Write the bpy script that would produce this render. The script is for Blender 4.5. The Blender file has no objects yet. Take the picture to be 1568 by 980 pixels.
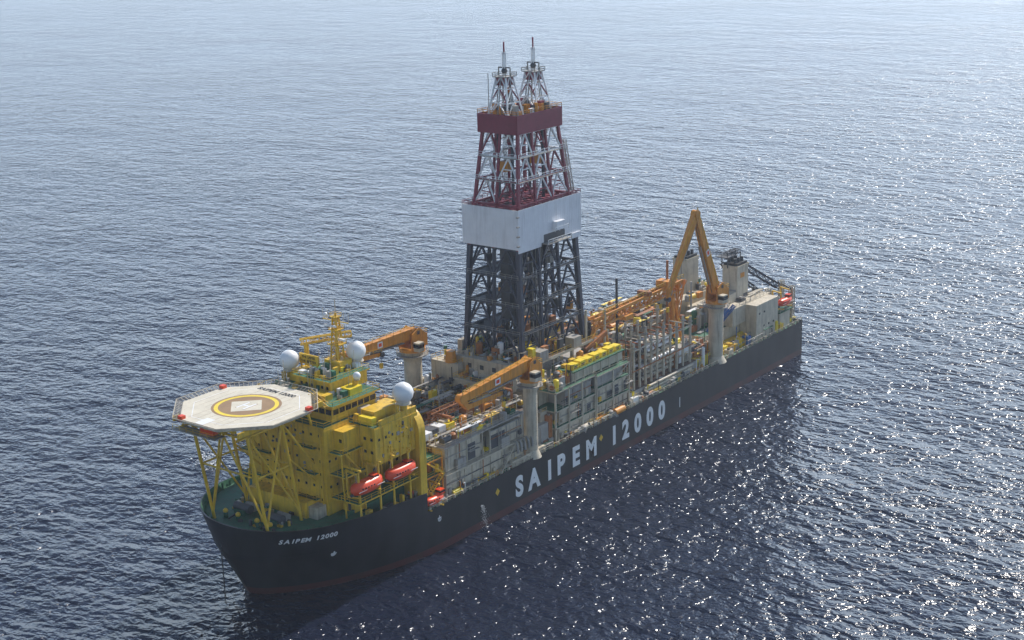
import bpy, bmesh, math, random
from mathutils import Vector, Matrix
random.seed(7)
R=random.random
def ru(a,b): return a+(b-a)*random.random()
sc=bpy.context.scene
# ------------------------------------------------------------------ materials
MATS={}
def mat(name,col,rough=0.5,var=0.18,rust=0.0,metal=0.0,scale=0.35):
    m=bpy.data.materials.new(name); m.use_nodes=True
    nt=m.node_tree; n=nt.nodes; l=nt.links
    b=n["Principled BSDF"]; b.inputs["Roughness"].default_value=rough; b.inputs["Metallic"].default_value=metal
    tc=n.new("ShaderNodeTexCoord")
    no=n.new("ShaderNodeTexNoise"); no.inputs["Scale"].default_value=scale; no.inputs["Detail"].default_value=6; no.inputs["Roughness"].default_value=0.65
    l.new(tc.outputs["Object"],no.inputs["Vector"])
    mr=n.new("ShaderNodeMapRange"); mr.inputs["From Min"].default_value=0.3; mr.inputs["From Max"].default_value=0.7
    mr.inputs["To Min"].default_value=1-var; mr.inputs["To Max"].default_value=1+var
    l.new(no.outputs["Fac"],mr.inputs["Value"])
    mx=n.new("ShaderNodeVectorMath"); mx.operation='SCALE'; mx.inputs[0].default_value=col[:3]
    l.new(mr.outputs[0],mx.inputs["Scale"])
    out=mx.outputs[0]
    if rust>0:
        mp=n.new("ShaderNodeMapping"); mp.inputs["Scale"].default_value=(1.3,1.3,0.16)
        l.new(tc.outputs["Object"],mp.inputs["Vector"])
        n2=n.new("ShaderNodeTexNoise"); n2.inputs["Scale"].default_value=0.9; n2.inputs["Detail"].default_value=5
        l.new(mp.outputs[0],n2.inputs["Vector"])
        m2=n.new("ShaderNodeMapRange"); m2.inputs["From Min"].default_value=0.50; m2.inputs["From Max"].default_value=0.70
        m2.inputs["To Min"].default_value=0; m2.inputs["To Max"].default_value=rust
        l.new(n2.outputs["Fac"],m2.inputs["Value"])
        mm=n.new("ShaderNodeMix"); mm.data_type='RGBA'
        l.new(m2.outputs[0],mm.inputs["Factor"]); l.new(out,mm.inputs["A"]); mm.inputs["B"].default_value=(0.11,0.055,0.03,1)
        out=mm.outputs["Result"]
    l.new(out,b.inputs["Base Color"])
    MATS[name]=m; return m
mat("yellow",(0.74,0.46,0.025),0.5,0.15,0.4)
mat("yellow_bright",(0.86,0.64,0.025),0.45,0.1,0.15)
mat("orange_crane",(0.68,0.27,0.025),0.5,0.15,0.35)
mat("cream",(0.54,0.475,0.355),0.6,0.18,0.4)
mat("grey",(0.34,0.32,0.285),0.65,0.22,0.4)
mat("darkgrey",(0.065,0.068,0.075),0.6,0.25,0.2)
mat("navy",(0.04,0.046,0.07),0.5,0.2,0.1)
mat("white",(0.80,0.80,0.78),0.45,0.06,0.08)
mat("panelwhite",(0.76,0.76,0.77),0.5,0.06,0.14)
mat("crimson",(0.22,0.02,0.045),0.5,0.15,0.0)
mat("deckgreen",(0.03,0.14,0.075),0.7,0.3,0.3)
mat("deckbrown",(0.13,0.08,0.055),0.8,0.4,0.3)
mat("brown",(0.36,0.13,0.035),0.6,0.3,0.3)
mat("lifeboat",(0.80,0.07,0.012),0.35,0.08,0)
mat("glass",(0.012,0.016,0.022),0.15,0.1,0)
mat("blue",(0.03,0.12,0.35),0.5,0.1,0)
mat("helibeige",(0.64,0.59,0.47),0.75,0.12,0.12,scale=0.25)
mat("helibrown",(0.30,0.19,0.10),0.8,0.15,0)
mat("black",(0.012,0.013,0.016),0.5,0.2,0)
mat("radome",(0.82,0.82,0.80),0.4,0.03,0)
def hullmat():
    m=bpy.data.materials.new("hull_paint"); m.use_nodes=True
    nt=m.node_tree; n=nt.nodes; l=nt.links; b=n["Principled BSDF"]; b.inputs["Roughness"].default_value=0.42
    g=n.new("ShaderNodeNewGeometry"); s=n.new("ShaderNodeSeparateXYZ"); l.new(g.outputs["Position"],s.inputs[0])
    no=n.new("ShaderNodeTexNoise"); no.inputs["Scale"].default_value=0.25; no.inputs["Detail"].default_value=8
    mp=n.new("ShaderNodeMapping"); mp.inputs["Scale"].default_value=(1,1,0.3); l.new(g.outputs["Position"],mp.inputs["Vector"]); l.new(mp.outputs[0],no.inputs["Vector"])
    c1=n.new("ShaderNodeValToRGB"); c1.color_ramp.elements[0].position=0.35; c1.color_ramp.elements[0].color=(0.003,0.004,0.008,1)
    c1.color_ramp.elements[1].position=0.75; c1.color_ramp.elements[1].color=(0.020,0.020,0.027,1); l.new(no.outputs["Fac"],c1.inputs[0])
    c2=n.new("ShaderNodeValToRGB"); c2.color_ramp.elements[0].position=0.35; c2.color_ramp.elements[0].color=(0.085,0.012,0.014,1)
    c2.color_ramp.elements[1].position=0.75; c2.color_ramp.elements[1].color=(0.045,0.018,0.018,1); l.new(no.outputs["Fac"],c2.inputs[0])
    mr=n.new("ShaderNodeMapRange"); mr.inputs["From Min"].default_value=1.8; mr.inputs["From Max"].default_value=1.95; l.new(s.outputs["Z"],mr.inputs["Value"])
    mm=n.new("ShaderNodeMix"); mm.data_type='RGBA'; l.new(mr.outputs[0],mm.inputs["Factor"]); l.new(c2.outputs[0],mm.inputs["A"]); l.new(c1.outputs[0],mm.inputs["B"])
    l.new(mm.outputs["Result"],b.inputs["Base Color"]); MATS["hull"]=m
hullmat()
# ------------------------------------------------------------------ builder
class B:
    def __init__(s,name): s.name=name; s.v=[]; s.f=[]; s.m=[]; s.sm=[]; s.ml=[]
    def mi(s,m):
        if m not in s.ml: s.ml.append(m)
        return s.ml.index(m)
    def add(s,vs,fs,m,smooth=False):
        o=len(s.v); s.v+=[tuple(v) for v in vs]; k=s.mi(m)
        for f in fs: s.f.append([i+o for i in f]); s.m.append(k); s.sm.append(smooth)
    BF=[(0,3,2,1),(4,5,6,7),(0,1,5,4),(1,2,6,5),(2,3,7,6),(3,0,4,7)]
    def bx(s,x0,x1,y0,y1,z0,z1,m):
        s.add([(x0,y0,z0),(x1,y0,z0),(x1,y1,z0),(x0,y1,z0),(x0,y0,z1),(x1,y0,z1),(x1,y1,z1),(x0,y1,z1)],B.BF,m)
    def beam(s,p,q,w,m,h=None,w2=None,h2=None):
        h=h or w; w2=w2 or w; h2=h2 or h*(w2/w)
        p=Vector(p); q=Vector(q); d=q-p
        if d.length<1e-5: return
        d.normalize(); up=Vector((0,0,1)) if abs(d.z)<0.95 else Vector((1,0,0))
        a=d.cross(up).normalized(); b=a.cross(d)
        vs=[]
        for c,ww,hh in((p,w,h),(q,w2,h2)):
            for i,j in((-1,-1),(1,-1),(1,1),(-1,1)): vs.append(c+a*(i*ww/2)+b*(j*hh/2))
        s.add(vs,B.BF,m)
    def cyl(s,p,q,r,m,r2=None,n=10,caps=True):
        r2=r if r2 is None else r2
        p=Vector(p); q=Vector(q); d=(q-p).normalized(); up=Vector((0,0,1)) if abs(d.z)<0.95 else Vector((1,0,0))
        a=d.cross(up).normalized(); b=d.cross(a)
        vs=[]
        for c,rr in((p,r),(q,r2)):
            for i in range(n):
                t=2*math.pi*i/n; vs.append(c+a*(math.cos(t)*rr)+b*(math.sin(t)*rr))
        s.add(vs,[(i,(i+1)%n,n+(i+1)%n,n+i) for i in range(n)],m,True)
        if caps:
            s.add(vs[:n],[tuple(range(n))],m); s.add(vs[n:],[tuple(range(n-1,-1,-1))],m)
    def sph(s,c,r,m,n=18,k=10,sz=1):
        vs=[];fs=[]
        for j in range(k+1):
            ph=math.pi*j/k
            for i in range(n):
                t=2*math.pi*i/n; vs.append((c[0]+r*math.sin(ph)*math.cos(t),c[1]+r*math.sin(ph)*math.sin(t),c[2]+r*sz*math.cos(ph)))
        for j in range(k):
            for i in range(n): fs.append((j*n+i,(j+1)*n+i,(j+1)*n+(i+1)%n,j*n+(i+1)%n))
        s.add(vs,fs,m,True)
    def prism(s,pts,z0,z1,m,mt=None):
        n=len(pts); vs=[(x,y,z0) for x,y in pts]+[(x,y,z1) for x,y in pts]
        s.add(vs,[(i,(i+1)%n,n+(i+1)%n,n+i) for i in range(n)]+[tuple(range(n-1,-1,-1))],m)
        s.add([(x,y,z1) for x,y in pts],[tuple(range(n))],mt or m)
    def rail(s,pts,m,h=1.1,step=2.0,w=0.07,closed=False):
        pts=[Vector(p) for p in pts]
        if closed: pts.append(pts[0])
        for p,q in zip(pts,pts[1:]):
            L=(q-p).length; k=max(1,int(L/step))
            for i in range(k+1):
                c=p+(q-p)*(i/k); s.beam(c,c+Vector((0,0,h)),w,m)
            for hh in(h,h*0.5): s.beam(p+Vector((0,0,hh)),q+Vector((0,0,hh)),w,m)
    def truss(s,p,q,w,h,n,cw,bw,m,mb=None,taper=1.0):
        mb=mb or m
        p=Vector(p); q=Vector(q); d=(q-p); dn=d.normalized(); up=Vector((0,0,1)) if abs(dn.z)<0.95 else Vector((1,0,0))
        a=dn.cross(up).normalized(); b=a.cross(dn)
        def cor(t):
            c=p+d*t; k=1+(taper-1)*t
            return [c+a*(i*w/2*k)+b*(j*h/2*k) for i,j in((-1,-1),(1,-1),(1,1),(-1,1))]
        P=[cor(i/n) for i in range(n+1)]
        for j in range(4): s.beam(P[0][j],P[-1][j],cw,m)
        for i in range(n):
            for j in range(4):
                jj=(j+1)%4
                if i%2: s.beam(P[i][j],P[i+1][jj],bw,mb)
                else: s.beam(P[i][jj],P[i+1][j],bw,mb)
                s.beam(P[i+1][j],P[i+1][jj],bw,mb)
    def stair(s,p,q,w,m):
        p=Vector(p);q=Vector(q);d=(q-p); hd=Vector((d.x,d.y,0)).normalized(); a=Vector((-hd.y,hd.x,0))*w/2
        for k in(-1,1):
            s.beam(p+a*k,q+a*k,0.1,m,0.3); s.beam(p+a*k+Vector((0,0,1)),q+a*k+Vector((0,0,1)),0.07,m)
        n=max(3,int(abs(d.z)/0.4))
        for i in range(n):
            c=p+d*((i+.5)/n); s.beam(c-a,c+a,0.3,m,0.05)
    def make(s,parent=None,origin=(0,0,0)):
        me=bpy.data.meshes.new(s.name); o=Vector(origin)
        me.from_pydata([tuple(Vector(v)-o) for v in s.v],[],s.f)
        for m in s.ml: me.materials.append(MATS[m])
        me.polygons.foreach_set("material_index",s.m); me.polygons.foreach_set("use_smooth",s.sm)
        bm=bmesh.new(); bm.from_mesh(me); bmesh.ops.recalc_face_normals(bm,faces=bm.faces); bm.to_mesh(me); bm.free()
        ob=bpy.data.objects.new(s.name,me); sc.collection.objects.link(ob); ob.location=o
        if parent: ob.parent=parent
        return ob
_tc={}
def textgeo(t,off=0.0):
    k=(t,off)
    if k in _tc: return _tc[k]
    c=bpy.data.curves.new("t",'FONT'); c.body=t; c.size=1; c.offset=off; c.extrude=0.02; c.align_x='CENTER'; c.align_y='CENTER'
    o=bpy.data.objects.new("t",c); sc.collection.objects.link(o); bpy.context.view_layer.update()
    me=o.to_mesh(); vs=[v.co.copy() for v in me.vertices]; fs=[tuple(p.vertices) for p in me.polygons]
    o.to_mesh_clear(); bpy.data.objects.remove(o); bpy.data.curves.remove(c)
    _tc[k]=(vs,fs); return _tc[k]
def addtext(b,t,c,right,up,size,m,off=0.0,sx=1.0):
    vs,fs=textgeo(t,off); r=Vector(right).normalized(); u=Vector(up).normalized(); n=r.cross(u); c=Vector(c)
    b.add([c+r*(v.x*size*sx)+u*(v.y*size)+n*(v.z*1.5) for v in vs],fs,m)
def empty(name):
    e=bpy.data.objects.new(name,None); sc.collection.objects.link(e); return e
ship=empty("drillship")
# ------------------------------------------------------------------ hull
def lerp(a,b,t): return a+(b-a)*t
FD=16.3
def x0(z): return 4-5*z/11 if z<11 else -1-0.9*(z-11)/8
def Le(z): return lerp(46,35,max(z,0)/11) if z<11 else lerp(35,24,(z-11)/8)
def hbu(u,z):
    x=x0(z)+Le(z)*(1-math.cos(u*math.pi/2)); t=max(0,(x0(z)+Le(z)-x)/Le(z))
    n=lerp(1.9,2.3,min(1,max(z,0)/19)); mm=lerp(1.45,2.1,min(1,max(z,0)/19))
    return x,21*max(0,1-t**n)**(1/mm)
NU=28
def ring(z): return [hbu(i/NU,z) for i in range(NU+1)]
hb=B("hull")
zs=[-4,0,1,2,3,4.5,6,7.5,9,10.2,11.3]
for side in(-1,1):
    vs=[];W=0
    for z in zs:
        r=ring(z); xe=r[-1][0]
        r=r+[(lerp(xe,228,k/12),21) for k in range(1,13)]; W=len(r)
        vs+=[(x,side*y,z) for x,y in r]
    fs=[(j*W+i,j*W+i+1,(j+1)*W+i+1,(j+1)*W+i) for j in range(len(zs)-1) for i in range(W-1)]
    hb.add(vs,fs,"hull",True)
hb.add([(228,-21,-4),(228,21,-4),(228,21,11.3),(228,-21,11.3)],[(0,1,2,3)],"hull")
def ztop(x): return 18.5-(x+2)*0.03 if x<16 else lerp(17.96,15.85,min(1,(x-16)/23))
for side in(-1,1):
    for inner in(0,1):
        vs=[];NV=8
        cols=[]
        for i in range(NU+2):
            if i<=NU: xa=hbu(i/NU,18)[0]; zt=ztop(xa)
            else: zt=ztop(41)
            col=[]
            for j in range(NV+1):
                z=lerp(11.3,zt,j/NV)
                if i<=NU: x,y=hbu(i/NU,z)
                else: x,y=41,21
                if inner: x+=0.35*(1-i/NU) if i<=NU else 0; y=max(0,y-0.3)
                col.append((x,side*y,z))
            cols.append(col)
        for c in cols: vs+=c
        fs=[(i*(NV+1)+j,(i+1)*(NV+1)+j,(i+1)*(NV+1)+j+1,i*(NV+1)+j+1) for i in range(NU+1) for j in range(NV)]
        hb.add(vs,fs,"deckgreen" if inner else "hull",not inner)
        tops=[c[-1] for c in cols]
        if inner:
            vs=outs+tops; n=len(tops); hb.add(vs,[(i,i+1,n+i+1,n+i) for i in range(n-1)],"hull")
        outs=tops
hb.bx(40.7,41.0,-20.9,20.9,11.0,15.8,"hull")
hb.make(ship)
dk=B("deck")
def deckpoly(z,xe,ins=0.31):
    r=[(x+.3,max(0,y-ins)) for x,y in ring(z)]
    pts=[(x,-y) for x,y in r]+[(xe,-21+ins),(xe,21-ins)]+[(x,y) for x,y in reversed(r)][:-1]
    dk.add([(x,y,z) for x,y in pts],[tuple(range(len(pts)))],"deckgreen")
deckpoly(FD,24); deckpoly(15.0,40.6)
dk.bx(23.9,24.1,-20,20,14.8,FD,"yellow")
dk.add([(41,-20.9,10.8),(227.9,-20.9,10.8),(227.9,20.9,10.8),(41,20.9,10.8)],[(0,1,2,3)],"deckgreen")
for s in(-1,1):
    dk.rail([(42,s*20.8,11.1),(228,s*20.8,11.1)],"cream",step=2.5,w=0.09)
dk.rail([(227.8,-20.8,11.1),(227.8,20.8,11.1)],"cream",step=2.5,w=0.1)
for i in range(0,186,3): dk.bx(42+i,42.3+i,-20.95,-20.3,10.8,11.9,"cream")
for y in(-7,-3,3,7):
    dk.cyl((5,y,FD),(5,y,FD+1.3),0.5,"deckgreen"); dk.sph((5,y,FD+1.4),0.6,"yellow",8,6)
for y in(-5,5):
    dk.bx(7,10,y-1.5,y+1.5,FD,FD+1.2,"deckgreen"); dk.cyl((8.5,y-2.4,FD+1.4),(8.5,y+2.4,FD+1.4),1.0,"darkgrey"); dk.cyl((11,y-1.5,FD+.8),(11,y+1.5,FD+.8),0.9,"grey")
    dk.beam((4,y,FD+.3),(8,y,FD+1.1),0.3,"black")
for i in range(34):
    x=ru(3,18);y=ru(-11,11); h=ru(.3,1.5); dk.bx(x,x+ru(.4,1.4),y,y+ru(.4,1.4),FD,FD+h,random.choice(["deckgreen","yellow","grey","cream","darkgrey"]))
for i in range(3,26,2):
    for s in(-1,1):
        x,y=hbu(i/NU,17)
        if x<22: dk.beam((x+.5,s*(y-.5),FD),(x+.5,s*(y-.5),ztop(x)-.1),0.2,"deckgreen",0.4)
dk.make(ship)
lt=B("hull_lettering")
for ch,x in zip("SAIPEM",[75.8,82.0,88.6,93.6,100.3,107.4]): addtext(lt,ch,(x,-21.04,5.5),(1,0,0),(0,0,1),7.1,"white",0.045,0.92)
for ch,x in zip("12000",[118.3,123.9,130.0,136.2,142.4]): addtext(lt,ch,(x,-21.04,5.7),(1,0,0),(0,0,1),7.1,"white",0.045,0.92)
def surf(x,z):
    lo,hi=0,1
    for _ in range(40):
        m=(lo+hi)/2
        if hbu(m,z)[0]<x: lo=m
        else: hi=m
    return Vector((x,-hbu(lo,z)[1],z))
def onhull(t,x,z,size,m):
    c=surf(x,z); r=(surf(x+.4,z)-surf(x-.4,z)).normalized(); u=(surf(x,z+.4)-surf(x,z-.4)).normalized(); n=r.cross(u).normalized()
    addtext(lt,t,c+n*0.08,r,u,size,m,0.03)
x=3.2
for ch in "SAIPEM 12000":
    if ch!=" ": onhull(ch,x,15.5,1.7,"white")
    x+=0.92 if ch!="I" else 0.7
onhull("+",14,10,2.4,"white"); onhull("o",14,10,2.0,"white")
addtext(lt,"+",(45,-21.03,8.2),(1,0,0),(0,0,1),2.6,"white"); addtext(lt,"o",(45,-21.03,8.2),(1,0,0),(0,0,1),2.4,"white")
for x in(67,112):
    lt.add([(x-.9,-21.04,7.2),(x,-21.04,6.2),(x+.9,-21.04,7.2),(x,-21.04,8.2)],[(0,1,2,3)],"yellow")
lt.bx(152,152.3,-21.05,-20.9,4,7,"white")
for i in range(40):
    z=13.0-i*0.36
    lt.beam((-.9,2.6,z),(-.9,2.6,z-.3),0.34 if i%2 else 0.16,"darkgrey",0.16 if i%2 else 0.34)
lt.make(ship)
# ------------------------------------------------------------------ accommodation
ac=B("accommodation_block")
Y="yellow"
def windows(b,axis,c,a0,a1,z,step,w=0.8,h=0.8,m="glass"):
    a=a0
    while a<=a1:
        if R()<.85:
            if axis=='x-': b.bx(c-.04,c+.05,a-w/2,a+w/2,z-h/2,z+h/2,m)
            else: b.bx(a-w/2,a+w/2,c-.04,c+.05,z-h/2,z+h/2,m)
        a+=step
def deckslab(b,x0,x1,y0,y1,z,m="deckgreen",rails="NSEW",rm="yellow"):
    b.bx(x0,x1,y0,y1,z-.3,z-.02,Y); b.bx(x0+.05,x1-.05,y0+.05,y1-.05,z-.1,z,m)
    e=.08
    if "W" in rails: b.rail([(x0+e,y0+e,z),(x0+e,y1-e,z)],rm)
    if "E" in rails: b.rail([(x1-e,y0+e,z),(x1-e,y1-e,z)],rm)
    if "S" in rails: b.rail([(x0+e,y0+e,z),(x1-e,y0+e,z)],rm)
    if "N" in rails: b.rail([(x0+e,y1-e,z),(x1-e,y1-e,z)],rm)
ac.bx(18,26,-12,12,15,36.5,Y)
ac.bx(26,40.6,-15,15,14.9,27,Y)
ac.bx(26.1,40.5,-19.5,19.5,27,35.5,Y)
for z in(19.8,22.8,25.8,28.8,31.8,34.8):
    windows(ac,'x-',18,-10.5,10.5,z,2.4,0.6,0.6)
    if z in(22.8,28.8,31.8): windows(ac,'y-',-12,19.3,25,z,2.0,0.6,0.6)
    ac.bx(17.93,26,-12.06,12.06,z+1.25,z+1.35,Y)
windows(ac,'y-',-19.5,27.5,33,32.8,2.2,0.6,0.6)
for z in(18,24): windows(ac,'y-',-15,27.5,39.5,z,2.6,0.7,0.7)
for z in(30,33): windows(ac,'x-',26.1,-18.5,-13,z,2.0,0.7,0.7)
ac.bx(26.05,40.5,-19.62,-19.4,30.9,31.05,Y)
for i,(z,ye) in enumerate([(20.4,-16.5),(26,-16.8),(31,-15.8)]):
    deckslab(ac,19,26.05,ye,-12.05,z,"deckgreen","WSE")
    deckslab(ac,19,26.05,12.05,-ye,z,"deckgreen","WN")
    if z<30: ac.stair((20+(i%2)*4.5,ye+1,z),(24.5-(i%2)*4.5,ye+1,z+5.2),0.9,Y)
ac.bx(21,26.05,-15,-12.02,31.1,35.6,Y); ac.bx(22.5,26.05,-15.8,-12.02,16,20.1,Y); ac.bx(23.2,26.04,-14.4,-12.02,26.1,30.6,Y)
ac.bx(20.96,21.1,-14.4,-13.6,33,33.8,"glass"); ac.bx(22.44,22.6,-14.6,-13.8,16.6,18.6,"darkgrey")
for x in(19.3,25.6): ac.beam((x,-16.2,FD),(x,-15.6,31),0.3,Y)
deckslab(ac,19,40.5,-20.3,-15.05,20.5,"deckgreen","WS")
for x in(20,26.5,31,36.5,40.2):
    ac.beam((x,-20,15.2),(x,-20,20.3),0.35,Y); ac.beam((x,-19.9,20.5),(x,-19.6,27.5),0.4,Y); ac.beam((x,-15.1,28.4),(x,-20.6,28.0),0.4,Y)
ac.bx(19,40.4,-15.6,-15.05,15.1,17.0,"deckgreen")
for i in range(16):
    x=ru(20,39); ac.bx(x,x+ru(.5,1.6),-19.6,-18.6,15.05,ru(16,17.5),random.choice(["grey","yellow","cream","lifeboat","darkgrey"]))
for s in(-1,1):
    prof=[(-10,15),(-20.8,15)]+[(-20.8,z) for z in(20,26,31)]+[(-20.8+4*(1-math.cos(t)),31+5*math.sin(t)) for t in[math.pi/2*k/8 for k in range(1,9)]]+[(-10,36)]
    vs=[(39.3,(y if s<0 else -y),z) for y,z in prof]+[(41.5,(y if s<0 else -y),z) for y,z in prof]; n=len(prof)
    ac.add(vs,[tuple(range(n)),tuple(range(2*n-1,n-1,-1))]+[(i,(i+1)%n,n+(i+1)%n,n+i) for i in range(n)],Y)
deckslab(ac,26.2,40.4,-19.4,19.4,35.8,"deckgreen","WSEN")
deckslab(ac,18.1,26.1,-12,12,36.8,"deckgreen","WSN")
ac.bx(28,40.4,-19.3,-18.9,35.8,37.0,Y)
ac.bx(29,36,-17,-13,35.8,38.3,Y); ac.bx(30,33,-12.5,-10.5,35.8,38,"cream"); ac.bx(36.5,39.5,-14,-11,35.8,37.6,Y); ac.bx(27,28.6,-18,-14,35.8,37.5,"yellow_bright")
ac.bx(22,36,-11,11,36.8,40.4,Y)
ac.bx(21.9,36.1,-11.1,11.1,38.4,39.6,"glass")
for y in range(-11,12,2): ac.bx(21.8,22,y-.1,y+.1,38.4,39.6,Y)
for x in range(22,37,2): ac.bx(x-.1,x+.1,-11.2,-11,38.4,39.6,Y)
deckslab(ac,21.4,37,-11.8,11.8,40.7,"deckgreen","WSEN")
ac.bx(27,39,-6,5,40.7,43.6,Y); deckslab(ac,26.5,39.5,-6.5,5.5,43.9,"deckgreen","WSEN")
ac.bx(30,35,4,10,40.7,43,Y); ac.bx(29,33,-10,-7,40.7,42.3,"yellow_bright"); ac.bx(23,25.5,-8,-4,40.7,42,Y)
ac.bx(34,38,-2.5,2.5,43.9,46,Y); windows(ac,'x-',27,-5,4.5,42.2,1.6,.7,.7)
ac.truss((36,0,46),(36,0,56),2.2,2.2,6,0.28,0.14,Y,taper=.45)
ac.cyl((36,0,46),(36,0,57),0.5,Y,0.25); ac.cyl((36,0,57),(36,0,60),0.1,"cream")
for z,w in((49.5,3.2),(53,2.6),(56,2.0)):
    ac.bx(36-w/2,36+w/2,-w/2,w/2,z,z+.15,Y); ac.rail([(36-w/2,-w/2,z),(36+w/2,-w/2,z),(36+w/2,w/2,z),(36-w/2,w/2,z)],Y,closed=True,h=.9)
ac.beam((36,-4,55),(36,4,55),0.18,Y); ac.bx(35.7,36.3,-2.5,1.2,50.6,51.0,"white"); ac.bx(34,34.3,-1.8,1.8,54.1,54.5,"white")
for y in(-4,-2.5,2.5,4): ac.cyl((36,y,55),(36,y,57.5),0.06,"cream",n=5)
ac.sph((36,3.2,56),0.6,"radome",10,6)
def radome(x,y,z,r,zb):
    b=B("radome"); b.sph((x,y,z),r,"radome",24,16); b.cyl((x,y,zb),(x,y,z-r*.8),r*.35,Y); b.cyl((x,y,z-r*1.05),(x,y,z-r*.75),r*.75,"cream",r*.6,n=16)
    b.truss((x-r*.9,y,zb),(x-r*.9,y,z-r),0.6,0.6,3,0.12,0.08,Y)
    b.make(ship)
radome(37,-18.6,40.9,2.4,35.8); radome(40,-2,47.2,2.3,43.9); radome(31,10.7,45.2,2.3,40.7); radome(33,-8.5,44.2,0.9,42.3)
ac.bx(33,33.4,3.5,9.5,44.2,46.6,Y); ac.beam((33.2,4,43),(33.2,4,44.2),.3,Y); ac.beam((33.2,9,43),(33.2,9,44.2),.3,Y)
addtext(ac,"THE SAFER",(32.97,6.5,45.9),(0,-1,0),(0,0,1),0.9,"black"); addtext(ac,"THE BETTER",(32.97,6.5,44.9),(0,-1,0),(0,0,1),0.9,"black")
ac.truss((36,12,48),(44,3,49.5),1.0,1.2,8,0.25,0.12,Y); ac.cyl((37,11,36),(37,11,47.5),0.6,Y)
for i in range(130):
    zlev=random.choice([(35.8,27,40,-18,18),(35.8,36.2,40,-18,18),(40.7,22,36,-10,10),(43.9,27,39,-5,5)])
    x=ru(zlev[1],zlev[2]-1.2);y=ru(zlev[3],zlev[4]-1.2);h=ru(.4,1.8); ac.bx(x,x+ru(.4,1.6),y,y+ru(.4,1.6),zlev[0],zlev[0]+h,random.choice([Y,Y,"yellow_bright","cream","grey","white","deckgreen","darkgrey"]))
for i in range(18):
    x=ru(23,39);y=ru(-10,10); ac.cyl((x,y,40.7),(x,y,ru(45,49)),0.06,"cream",n=5)
for z in(20,26,32):
    deckslab(ac,16.4,17.95,-10,-4,z,"deckgreen","WSN"); deckslab(ac,16.4,17.95,4,10,z+2,"deckgreen","WSN")
for y in(-11,-2,2,8): ac.cyl((17.7,y,15.5),(17.7,y,36),0.18,Y)
ac.bx(14,17.9,-9,9,FD,20,Y); ac.bx(14.9,17.9,-11.5,-9,FD,19,"cream")
for i in range(30):
    x=ru(27,39); z=ru(27.5,34.5); ac.bx(x,x+ru(.2,.9),-19.75,-19.45,z,z+ru(.2,.9),random.choice([Y,Y,"grey","darkgrey"]))
    y=ru(-11.5,11); z=ru(21,36); ac.bx(17.7,18.02,y,y+ru(.2,.8),z,z+ru(.2,.8),random.choice([Y,"grey","darkgrey"]))
for x in(28.7,34.2,38): ac.cyl((x,-19.7,27),(x,-19.7,35.5),.1,Y,n=6)
ac.make(ship)
# ------------------------------------------------------------------ helideck
hd=B("helideck"); HX,HZ=7.2,43.0
oc=lambda r,z:[(HX+r*math.cos(math.radians(22.5+45*k)),r*math.sin(math.radians(22.5+45*k)),z) for k in range(8)]
hd.prism([p[:2] for p in oc(14.9,0)],HZ-.7,HZ,"cream","helibeige")
hd.prism([p[:2] for p in oc(12.4,0)],HZ,HZ+.006,"white"); hd.prism([p[:2] for p in oc(12.2,0)],HZ+.004,HZ+.012,"helibeige")
def disc(r,z,m,n=48,ri=0):
    if ri: 
        vs=[(HX+q*math.cos(2*math.pi*i/n),q*math.sin(2*math.pi*i/n),z) for q in(ri,r) for i in range(n)]
        hd.add(vs,[(i,(i+1)%n,n+(i+1)%n,n+i) for i in range(n)],m)
    else: hd.add([(HX+r*math.cos(2*math.pi*i/n),r*math.sin(2*math.pi*i/n),z) for i in range(n)],[tuple(range(n))],m)
disc(7.6,HZ+.018,"helibrown"); disc(7.0,HZ+.024,"yellow_bright",ri=6.1)
hd.add([(HX+4.6*math.cos(a),4.6*math.sin(a),HZ+.024) for a in(0,math.pi/2,math.pi,math.pi*1.5)],[(0,1,2,3)],"helibeige")
for a in((-1.3,-.8,-2,2),(.8,1.3,-2,2),(-.8,.8,-.3,.3)):
    hd.add([(HX+v*1.0,-u,HZ+.032) for u,v in((a[0],a[2]),(a[1],a[2]),(a[1],a[3]),(a[0],a[3]))],[(0,1,2,3)],"white")
    hd.add([(HX+v*1.08,-u*1.1-.05,HZ+.028) for u,v in((a[0],a[2]),(a[1],a[2]),(a[1],a[3]),(a[0],a[3]))],[(0,1,2,3)],"helibrown")
addtext(hd,"SAIPEM 12000",(17.2,1.0,HZ+.03),(0,-1,0),(1,0,0),1.9,"black",0.02)
hd.add([(HX+x,y,HZ+.02) for x,y in((-13.6,-1.2),(-10,-1.2),(-10,1.2),(-13.6,1.2))],[(0,1,2,3)],"white")
for i in range(-11,12,2): hd.add([(HX-12,i-.04,HZ+.015),(HX+12,i-.04,HZ+.015),(HX+12,i+.04,HZ+.015),(HX-12,i+.04,HZ+.015)] if abs(i)<5.2 else [(HX-5.5,i-.04,HZ+.015),(HX+5.5,i-.04,HZ+.015),(HX+5.5,i+.04,HZ+.015),(HX-5.5,i+.04,HZ+.015)],[(0,1,2,3)],"helibrown")
o1=oc(14.9,HZ-.3); o2=oc(16.5,HZ+.5)
for k in range(8):
    a,b,c,d=[Vector(v) for v in(o1[k],o1[(k+1)%8],o2[(k+1)%8],o2[k])]
    hd.beam(d,c,0.14,"cream"); hd.beam(a,b,.3,"cream"); hd.beam(a+(d-a)*.5,b+(c-b)*.5,.06,"grey")
    for i in range(13): hd.beam(a+(b-a)*i/12,d+(c-d)*i/12,0.08,"cream")
    for i in range(40): hd.beam(a+(b-a)*i/40,d+(c-d)*i/40,0.03,"grey")
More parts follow.
